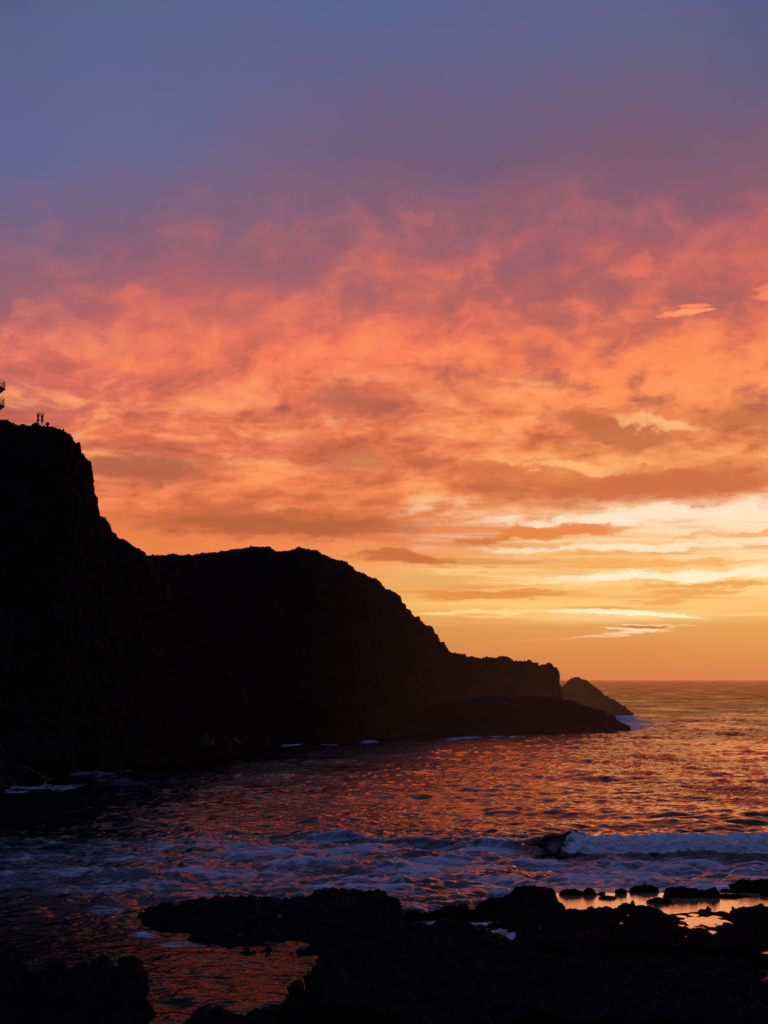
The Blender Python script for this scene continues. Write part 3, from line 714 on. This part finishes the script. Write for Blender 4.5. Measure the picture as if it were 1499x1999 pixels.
BO = [(1089, 1142, 1735, 1748, 'low double-humped dark boulder at the left end of the tide pool rim'),
      (1137, 1167, 1732, 1748, 'pointed dark boulder touching the low double-humped one on the pool rim'),
      (1166, 1184, 1741, 1747, 'tiny round dark boulder just right of the pointed one on the pool rim'),
      (1168, 1206, 1748, 1755, 'thin flat dark rock lying out in the pool near its left end'),
      (1201, 1226, 1734, 1746, 'small rounded dark boulder alone between two gaps in the pool rim'),
      (1230, 1292, 1727, 1743, 'humped dark boulder in the middle of the pool rim with a low tail'),
      (1295, 1368, 1731, 1753, 'largest broad dark boulder in the pool rim'),
      (1360, 1407, 1732, 1753, 'dark boulder joined to the right side of the largest rim boulder'),
      (1426, 1530, 1718, 1740, 'tall dark boulder on the rim cut by the right picture edge'),
      (1263, 1319, 1751, 1764, 'dark rock island standing in the middle of the tide pool'),
      (1380, 1468, 1747, 1753, 'long thin dark rock bar lying across the right part of the pool'),
      (1405, 1428, 1735, 1741, 'tiny low rock between the joined boulder and the tall rim boulder'),
      (1484, 1520, 1738, 1750, 'small dark boulder in the pool at the right picture edge')]
for i, (a, b_, c, d, lab) in enumerate(BO):
    boulder(a, b_, c, d, 3.1 * i + 1, lab)

# ------------------------------------------------------------------ sea
def tile(L, N, lmin, lmax, wind, slope, seed, spread=2.0):
    r = np.random.default_rng(seed)
    k1 = np.fft.fftfreq(N, L / N) * 2 * np.pi
    kx, ky = np.meshgrid(k1, k1, indexing='xy')
    k = np.hypot(kx, ky); k[0, 0] = 1e-6
    kp = 2 * np.pi / (lmax * 0.6)
    S = np.exp(-1.25 * (kp / k) ** 2) / k ** 3.6 * (0.12 + np.abs(np.cos(np.arctan2(ky, kx) - wind)) ** spread)
    S *= (k < 2 * np.pi / lmin) & (k > 2 * np.pi / lmax)
    h = (r.normal(size=(N, N)) + 1j * r.normal(size=(N, N))) * np.sqrt(S)
    sx = np.fft.ifft2(1j * kx * h).real; sy = np.fft.ifft2(1j * ky * h).real
    sc = slope / np.sqrt((sx ** 2 + sy ** 2).mean())
    z = np.fft.ifft2(h).real * sc
    dx = np.fft.ifft2(-1j * kx / k * h).real * sc; dy = np.fft.ifft2(-1j * ky / k * h).real * sc
    return L, N, z, dx, dy


def samp(T, x, y):
    L, N, z, dx, dy = T
    u = (x / L * N) % N; v = (y / L * N) % N
    i = np.floor(u).astype(int) % N; j = np.floor(v).astype(int) % N
    fu, fv = u - np.floor(u), v - np.floor(v); i1, j1 = (i + 1) % N, (j + 1) % N
    return [a[j, i] * (1 - fu) * (1 - fv) + a[j, i1] * fu * (1 - fv) + a[j1, i] * (1 - fu) * fv + a[j1, i1] * fu * fv for a in (z, dx, dy)]


TA = tile(173.0, 512, 1.6, 15.0, math.radians(80), 0.165, 3, 1.2)
TB = tile(41.0, 512, 0.5, 5.0, math.radians(100), 0.14, 5, 1.0)
TC = tile(311.0, 256, 12.0, 48.0, math.radians(84), 0.045, 9, 3.0)
d1 = np.concatenate([np.arange(830, 120, -0.72), np.arange(120, 30, -0.5), np.geomspace(30, 1.3, 60)])
Yr = CH * F / d1
sc_ = np.linspace(-0.38, 0.40, 950)
Y = Yr[:, None].repeat(len(sc_), 1); X = sc_[None, :] * Y
PX = CX + sc_[None, :] * F + 0 * Y; PY = HY + d1[:, None] + 0 * X
za, xa, ya = samp(TA, X, Y); zb, xb, yb = samp(TB, X * 0.96 + Y * 0.28, Y * 0.96 - X * 0.28)
farA = 1 - 0.5 * smooth(Y, 300, 900); farA *= 1 - smooth(Y, 1200, 5000)
farB = 1 - smooth(Y, 220, 520)
surf = smooth(PY, 1600, 1640) * (1 - smooth(PY, 1765, 1830)) * (0.45 + 0.55 * smooth(PX, 150, 600))
calm = smooth(PY, 1775, 1840)
ga = farA * (0.80 + 0.55 * surf - 0.35 * calm); gb = farB * (0.85 + 1.1 * surf - 0.25 * calm)
zc, xc, yc_ = samp(TC, X, Y)
Z = za * ga * (0.72 + 0.6 * smooth(zc, -0.3, 0.35)) + zb * gb + zc * (1 - smooth(Y, 900, 2500)) * smooth(Y, 116, 140)
Xs = X + 1.1 * xa * ga + 0.9 * xb * gb; Ys = Y + 1.1 * ya * ga + 0.9 * yb * gb
XL = np.linspace(-400, 400, 8001)


def line(sc, off, o=3):      # noise along x only
    return np.interp(X, XL, fbm(XL / sc, 0 * XL, off, o))


# swell line that breaks on the right
yc = 124.5 + 0.9 * line(14, 3.3) - 0.02 * X + 12.0 * (1 - smooth(PX, 520, 1060))
hr = 0.9 * smooth(PX, 430, 700) * (0.75 + 0.5 * line(6, 8.8)) + 0.85 * smooth(PX, 980, 1100)
hr *= 1 - 0.25 * smooth(PX, 1090, 1200)
dy_ = Y - yc
prof_ = np.where(dy_ < 0, np.exp(-(dy_ / 1.5) ** 2), np.exp(-(dy_ / 4.5) ** 2))
Z += hr * prof_
Ys -= 0.8 * hr * prof_ * smooth(prof_, 0.4, 1.0)
# second, lower surge lines in the white water
for yy, hh, p0, p1 in ((113, 0.55, 520, 860), (107.5, 0.45, 120, 420), (117.5, 0.45, 800, 1000), (104, 0.3, 560, 1000)):
    m = smooth(PX, p0, p0 + 90) * (1 - smooth(PX, p1 - 90, p1))
    q = Y - yy - 1.2 * line(5, yy)
    Z += hh * m * np.where(q < 0, np.exp(-(q / 0.8) ** 2), np.exp(-(q / 2.2) ** 2)) * (0.6 + 0.9 * np.abs(line(2.5, yy + 2)))

# foam
n_l = fbm(X / 7, Y / 4.5, 2.0, 5)
foam = np.zeros_like(X)
band = smooth(PY, 1612, 1650) * (1 - smooth(PY, 1735, 1790 - 25 * smooth(PX, 200, 50)))
foam = np.maximum(foam, band * (0.60 + 0.40 * n_l + 0.12 * smooth(PX, 1000, 1300)) * (0.80 + 0.20 * smooth(PX, 100, 500)))  # less foam on the left, standing in for the cliff's shade
foam += 0.5 * band * smooth(za * ga + zb * gb, 0.12, 0.5)
front = smooth(PX, 960, 1060) * smooth(PY, 1605, 1640) * np.exp(-((Y - yc) / 2.2) ** 2)
foam *= 1 - 0.9 * front
foam *= 1 - 0.65 * smooth(PX, 960, 1080) * smooth(Y, yc - 7.5, yc - 5.0) * (1 - smooth(Y, yc - 1.0, yc))


def blob(px, py, rx, ry, v, nz=0.6):
    global foam
    ra = np.where(np.abs(PY[:, 0] - py) < ry * 2)[0]; ca = np.where(np.abs(PX[0] - px) < rx * 2)[0]
    q = (slice(ra[0], ra[-1] + 1), slice(ca[0], ca[-1] + 1))
    r = np.sqrt(((PX[q] - px) / rx) ** 2 + ((PY[q] - py) / ry) ** 2) + nz * fbm(X[q] / 3.0, Y[q] / 5.0, px * 0.1, 4)
    foam[q] = np.maximum(foam[q], v * (1 - smooth(r, 0.5, 1.15)))


blob(150, 1511, 90, 9, 0.70, 1.0); blob(85, 1534, 80, 12, 0.82, 1.0); blob(110, 1526, 55, 14, 0.6, 1.0); blob(240, 1526, 100, 7, 0.5, 1.0)
blob(1212, 1404, 44, 10, 1.15, 0.3); blob(1218, 1421, 48, 7, 1.1, 0.3); blob(1240, 1412, 50, 8, 0.9, 0.4); blob(1290, 1415, 80, 5, 0.5)
for x_, w_ in ((570, 30), (640, 24), (720, 30), (905, 46), (975, 20), (1010, 22), (1150, 40)):
    blob(x_, np.interp(x_, [520, 700, 850, 1000, 1200], [1458, 1450, 1442, 1438, 1428]), w_, 2.6, 0.85, 0.4)
blob(285, 1826, 42, 9, 0.8); blob(350, 1842, 70, 7, 0.6); blob(215, 1778, 50, 6, 0.6); blob(400, 1750, 60, 6, 0.7)
blob(828, 1800, 40, 12, 1.0, 0.2); blob(960, 1812, 70, 16, 1.0, 0.3); blob(1010, 1826, 30, 8, 1.0, 0.2)
blob(820, 1770, 60, 10, 0.7); blob(1150, 1728, 250, 9, 0.7); blob(430, 1880, 110, 8, 0.35)
splash = np.exp(-(((PX - 1212) / 20) ** 2 + ((PY - 1406) / 7) ** 2))
Z += 1.3 * splash * np.abs(line(1.8, 5.5))
# keep the sea under the pool level near the shelf
near = smooth(PX, 1000, 1060) * smooth(PY, 1722, 1738)
Z = Z * (1 - near) + np.minimum(Z * 0.3, 0.25) * near
Z = np.where(smooth(PX, 1040, 1070) * smooth(PY, 1740, 1748) > 0.5, np.minimum(Z, 0.1), Z)
sea = grid_mesh('sea', np.stack([Xs, Ys, Z], -1), SEA, {'foam': np.clip(foam, 0, 1.2)})
tag(sea, kind='structure')

# ------------------------------------------------------------------ breaking wave
nx, nv = 700, 90
xx = np.linspace((1040 - CX) / F * 122, 46, nx)
v = np.linspace(0, 1, nv)
# section: toe -> bulging white front -> crest -> gentle back (y offset, z)
sec = np.array([(-3.4, -0.15), (-3.1, 0.12), (-2.8, 0.45), (-2.45, 0.85), (-2.0, 1.25), (-1.4, 1.58), (-0.7, 1.72), (0.1, 1.6), (1.2, 1.15), (2.4, 0.65), (3.6, 0.1), (4.2, -0.3)])
sv = np.linspace(0, 1, len(sec))
so = np.interp(v, sv, sec[:, 0]); sz_ = np.interp(v, sv, sec[:, 1])
pxx = CX + xx / 122 * F
hx = (0.02 + 0.98 * smooth(pxx, 1078, 1125)) * (1.0 + 0.16 * fbm(xx / 4.5, 0 * xx, 1.7, 3)) * (1 - 0.20 * smooth(pxx, 1100, 1180) + 0.06 * smooth(pxx, 1420, 1499)) 
ycx = 124.5 + 0.9 * fbm(xx / 14, 0 * xx, 3.3, 3) - 0.02 * xx - 0.6 + 0.7 * fbm(xx / 3.2, 0 * xx, 6.1, 3)
Xv = xx[None, :].repeat(nv, 0); Yv = ycx[None, :] + so[:, None]; Zv = sz_[:, None] * hx[None, :] + 0.05
P = np.stack([Xv, Yv, Zv], -1)
N = normals(P); N *= np.sign((N[nv // 3, :, 1].mean() < 0) - 0.5)
wf = smooth(pxx, 1060, 1150)[None, :] * np.sin(np.pi * np.clip(v, 0, 1))[:, None] ** 0.5
d = 0.30 * fbm(Xv / 1.3, Yv / 1.3, Zv / 1.3, 3, 0.6, 'billow') + 0.10 * fbm(Xv / 0.4, Yv / 0.4, Zv / 0.4, 4, 0.65, 'billow') + 0.05 * fbm(Xv / 0.09, Yv / 0.09, Zv / 0.09, 2)
P = P + N * (d * (0.02 + 0.98 * wf))[..., None]
fo = smooth(pxx + 18 * fbm(Xv / 1.2, 0 * Xv, Zv / 0.8, 3), 1068, 1150) * smooth(v, 0.04, 0.16)[:, None]
fo = np.maximum(fo, 0.80 * smooth(v, 0.42, 0.54)[:, None] * (1 - smooth(v, 0.60, 0.7))[:, None] * np.ones_like(Xv))
bw = grid_mesh('breaking_wave', P, FOAM, {'foam': fo})
tag(bw, 'white foaming breaker rolling in at the right with a dark hollow left end', 'wave')

# ------------------------------------------------------------------ tower with galleries, people, bundle
STEEL = plain('painted_steel', (0.06, 0.065, 0.08), 0.5)
WALLP = plain('grey_render', (0.20, 0.21, 0.23), 0.8)


def ring_tube(bm, r, z, rad, n=40, seg=6):
    vs = []
    for i in range(n):
        a = 2 * math.pi * i / n
        vs.append([bm.verts.new(((r + rad * math.cos(2 * math.pi * k / seg)) * math.cos(a), (r + rad * math.cos(2 * math.pi * k / seg)) * math.sin(a), z + rad * math.sin(2 * math.pi * k / seg))) for k in range(seg)])
    for i in range(n):
        for k in range(seg):
            bm.faces.new((vs[i][k], vs[(i + 1) % n][k], vs[(i + 1) % n][(k + 1) % seg], vs[i][(k + 1) % seg]))


def lathe(bm, prof, n=48):
    rings = [[bm.verts.new((r * math.cos(2 * math.pi * i / n), r * math.sin(2 * math.pi * i / n), z)) for i in range(n)] for r, z in prof]
    for a, b_ in zip(rings[:-1], rings[1:]):
        for i in range(n):
            bm.faces.new((a[i], a[(i + 1) % n], b_[(i + 1) % n], b_[i]))
    bm.faces.new(rings[0][::-1]); bm.faces.new(rings[-1])


def bar(bm, p, q, r, seg=6):
    p, q = Vector(p), Vector(q); ax = (q - p).normalized()
    e1 = ax.orthogonal().normalized(); e2 = ax.cross(e1)
    A_ = [bm.verts.new(p + r * (math.cos(2 * math.pi * k / seg) * e1 + math.sin(2 * math.pi * k / seg) * e2)) for k in range(seg)]
    B_ = [bm.verts.new(q + r * (math.cos(2 * math.pi * k / seg) * e1 + math.sin(2 * math.pi * k / seg) * e2)) for k in range(seg)]
    for k in range(seg): bm.faces.new((A_[k], A_[(k + 1) % seg], B_[(k + 1) % seg], B_[k]))
    bm.faces.new(A_[::-1]); bm.faces.new(B_)


TD = 206.0
px1 = TD / F
tx, ty, tz0 = pt(-23, 826, TD)
tw = empty('lookout_tower', (tx, ty, tz0))
tag(tw, 'round tower with two railed galleries on the cliff top at the left edge', 'tower')
zz = lambda py: (826 - py) * px1
bm = bmesh.new(); lathe(bm, [(1.55, -0.6), (1.5, 0.5), (1.5, zz(730)), (1.5, zz(700)), (1.7, zz(698)), (1.2, zz(690)), (0.1, zz(684))]); bm_obj('shaft', bm, WALLP, tw)
for yt, yf, yb, xe in ((743.5, 757.5, 766, 9.3), (777.5, 791.5, 799, 8.0)):
    R = (xe + 23) * px1
    bm = bmesh.new(); lathe(bm, [(1.52, zz(yb)), (1.75, zz(yb)), (R - 0.15, zz(yf + 2.2)), (R, zz(yf + 1.5)), (R, zz(yf)), (1.52, zz(yf))])
    g_ = bm_obj('gallery', bm, STEEL, tw, False)
    bm = bmesh.new()
    for hgt_ in (zz(yt), zz(yt + 4.7), zz(yt + 9.4)): ring_tube(bm, R - 0.06, hgt_, 0.03)
    for i in range(40):
        a = 2 * math.pi * i / 40
        bar(bm, ((R - 0.06) * math.cos(a), (R - 0.06) * math.sin(a), zz(yf)), ((R - 0.06) * math.cos(a), (R - 0.06) * math.sin(a), zz(yt)), 0.024)
    bm_obj('railing', bm, STEEL, g_)

SKIN = plain('skin', (0.12, 0.07, 0.05)); BLUE = plain('blue_cloth', (0.05, 0.08, 0.24), 0.9); DARKC = plain('dark_cloth', (0.03, 0.022, 0.026), 0.9); HAIR = plain('hair', (0.02, 0.014, 0.012)); DBLUE = plain('dark_blue_cloth', (0.02, 0.03, 0.07), 0.9)


def skin_obj(name, joints, edges, mat, parent, root=0, sub=2):
    me = bpy.data.meshes.new(name)
    me.from_pydata([j[:3] for j in joints], edges, [])
    me.materials.append(mat)
    o = bpy.data.objects.new(name, me); COL.objects.link(o); o.parent = parent
    md = o.modifiers.new('skin', 'SKIN'); md.use_smooth_shade = True
    if not me.skin_vertices: 
        bpy.context.view_layer.objects.active = o
    sv_ = me.skin_vertices[0].data
    for q, j in zip(sv_, joints): q.radius = (j[3], j[4] if len(j) > 4 else j[3])
    sv_[root].use_root = True
    if sub:
        s_ = o.modifiers.new('sub', 'SUBSURF'); s_.levels = sub; s_.render_levels = sub
    return o


def person(px, py, D, legs, lean, face, top_mat, short_mat, label):
    x, y, z = pt(px, py, D)
    root = empty('person', (x, y, z)); root.rotation_euler.z = face
    tag(root, label, 'person', 'people on the cliff top')
    L = lean
    hip = (0, 0, 0.92)
    J = [(0, 0, 0.94, 0.13, 0.10), (L * 0.4, 0, 1.12, 0.115, 0.09), (L * 0.8, 0, 1.32, 0.14, 0.095), (L, 0, 1.45, 0.08, 0.07), (L * 1.05, 0, 1.53, 0.052), (L * 1.1, 0.0, 1.60, 0.07, 0.08), (L * 1.15, -0.01, 1.68, 0.082, 0.098), (L * 1.15, 0, 1.76, 0.06, 0.07)]
    E_ = [(0, 1), (1, 2), (2, 3), (3, 4), (4, 5), (5, 6), (6, 7)]
    hands = []
    for sgn in (-1, 1):
        i = len(J)
        J += [(L + 0.15 * sgn, 0, 1.44, 0.06), (L + 0.27 * sgn, 0, 1.68, 0.045), (L + 0.245 * sgn, -0.02, 1.82, 0.04), (L + 0.10 * sgn, -0.04, 1.93, 0.028), (L + 0.05 * sgn, -0.04, 1.95, 0.03, 0.018)]
        E_ += [(2, i), (i, i + 1), (i + 1, i + 2), (i + 2, i + 3), (i + 3, i + 4)]
        hands.append((L + 0.05 * sgn, -0.04, 1.95, sgn))
    for sgn, (k_, a_) in zip((-1, 1), legs):
        i = len(J)
        J += [(0.085 * sgn, 0, 0.88, 0.085), (k_[0], k_[1], k_[2], 0.058), (a_[0], a_[1], a_[2], 0.04), (a_[0], a_[1] - 0.15, a_[2] - 0.045, 0.035, 0.028)]
        E_ += [(0, i), (i, i + 1), (i + 1, i + 2), (i + 2, i + 3)]
    for hx_, hy_, hz_, sgn in hands:      # five fingers on each hand
        pi = min(range(len(J)), key=lambda q: (J[q][0] - hx_) ** 2 + (J[q][2] - hz_) ** 2)
        for f_, ln in enumerate((0.075, 0.085, 0.08, 0.062)):
            i = len(J); oy = -0.03 + 0.02 * f_
            J += [(hx_ - 0.035 * sgn, hy_ + oy, hz_ + 0.008, 0.009), (hx_ - (0.035 + ln * 0.5) * sgn, hy_ + oy, hz_ + 0.01, 0.008), (hx_ - (0.035 + ln) * sgn, hy_ + oy, hz_ - 0.012, 0.007)]
            E_ += [(pi, i), (i, i + 1), (i + 1, i + 2)]
        i = len(J); J += [(hx_ + 0.0 * sgn, hy_ - 0.045, hz_ - 0.03, 0.010), (hx_ - 0.03 * sgn, hy_ - 0.055, hz_ - 0.055, 0.009)]
        E_ += [(pi, i), (i, i + 1)]
    skin_obj('body', J, E_, SKIN, root)
    skin_obj('shirt', [(0, 0, 0.98, 0.145, 0.115), (L * 0.4, 0, 1.12, 0.135, 0.105), (L * 0.8, 0, 1.32, 0.16, 0.11), (L, 0, 1.43, 0.11, 0.085), (L + 0.15, 0, 1.45, 0.075), (L + 0.215, 0, 1.57, 0.07), (L - 0.15, 0, 1.45, 0.075), (L - 0.215, 0, 1.57, 0.07)],
             [(0, 1), (1, 2), (2, 3), (2, 4), (4, 5), (2, 6), (6, 7)], top_mat, root)
    (k1_, _), (k2_, _) = legs
    skin_obj('shorts', [(0, 0, 0.97, 0.15, 0.12), (-0.09, 0, 0.87, 0.115), (-0.09 + (k1_[0] + 0.09) * 0.85, k1_[1] * 0.85, 0.87 + (k1_[2] - 0.87) * 0.85, 0.09), (0.09, 0, 0.87, 0.115), (0.09 + (k2_[0] - 0.09) * 0.85, k2_[1] * 0.85, 0.87 + (k2_[2] - 0.87) * 0.85, 0.09)],
             [(0, 1), (1, 2), (0, 3), (3, 4)], short_mat, root)
    skin_obj('hair', [(L * 1.15, 0.03, 1.66, 0.085, 0.08), (L * 1.15, 0.02, 1.75, 0.078, 0.085)], [(0, 1)], HAIR, root)
    return root


PD = 199.0
person(74.2, 831.6, PD, (((-0.22, 0, 0.56), (-0.42, 0.0, 0.40)), ((0.10, 0, 0.5), (0.10, 0, 0.07))), 0.03, math.radians(-35), DARKC, DARKC,
       'left of two people on the cliff top, dark clothes, one leg stepped out, arms up')
person(82.2, 831.8, PD, (((-0.10, 0, 0.5), (-0.11, 0, 0.07)), ((0.11, 0, 0.5), (0.12, 0, 0.07))), 0.0, 0.0, BLUE, DBLUE,
       'right of two people on the cliff top, blue top and shorts, arms ringed over head')

# rock bump under the stepping foot, bundle, upright stone
ctrl = [(60, 832, PD, 60, 1536), (66, 829, PD, 66, 1536), (69, 827.2, PD, 69, 1536), (73, 828, PD, 73, 1536), (76, 832.5, PD, 76, 1536)]


def stone(name, px, pyb, D, w, h, seed, mat, sub=3, rough=0.25):
    bm = bmesh.new(); bmesh.ops.create_icosphere(bm, subdivisions=sub, radius=1.0)
    v = np.array([q.co[:] for q in bm.verts])
    d = 1 + rough * fbm(v[:, 0] * 1.3 + seed, v[:, 1] * 1.3, v[:, 2] * 1.3, 3)
    v = v * d[:, None]
    for q_, c_ in zip(bm.verts, v): q_.co = (c_[0] * w / 2, c_[1] * w / 2, c_[2] * h / 2 + h / 2)
    o = bm_obj(name, bm, mat); o.location = pt(px, pyb, D); return o


o = stone('rock', 68.5, 835, PD + 0.1, 0.95, 0.62, 2.0, ROCK); tag(o, 'small black rock under the stepping foot of the left person', 'rock')
bd = empty('bundle', pt(92.6, 833.5, PD)); tag(bd, 'round blue bundle on the cliff edge right of the two people', 'bundle')
bm = bmesh.new(); bmesh.ops.create_icosphere(bm, subdivisions=4, radius=0.29)
for q_ in bm.verts:
    k_ = 1 + 0.06 * math.sin(q_.co.x * 17) * math.cos(q_.co.z * 13)
    q_.co = (q_.co.x * k_, q_.co.y * k_, q_.co.z * k_ * 0.96 + 0.40)
bm_obj('cover', bm, BLUE, bd)
bm = bmesh.new(); lathe(bm, [(0.18, -0.15), (0.2, 0.0), (0.16, 0.15), (0.12, 0.22)], 20); bm_obj('foot', bm, DARKC, bd)
o = stone('upright_stone', 123.4, 846, PD, 0.30, 0.62, 7.0, ROCK, 3, 0.5); tag(o, 'tiny upright dark stone on the sloping cliff edge', 'stone')

# ------------------------------------------------------------------ render settings
scene.view_settings.view_transform = 'Standard'; scene.view_settings.look = 'None'
scene.view_settings.exposure = 0; scene.view_settings.gamma = 1
scene.render.engine = 'CYCLES'
scene.cycles.max_bounces = 3; scene.cycles.diffuse_bounces = 1; scene.cycles.glossy_bounces = 2
world.cycles.sampling_method = 'NONE'
scene.cycles.use_denoising = True
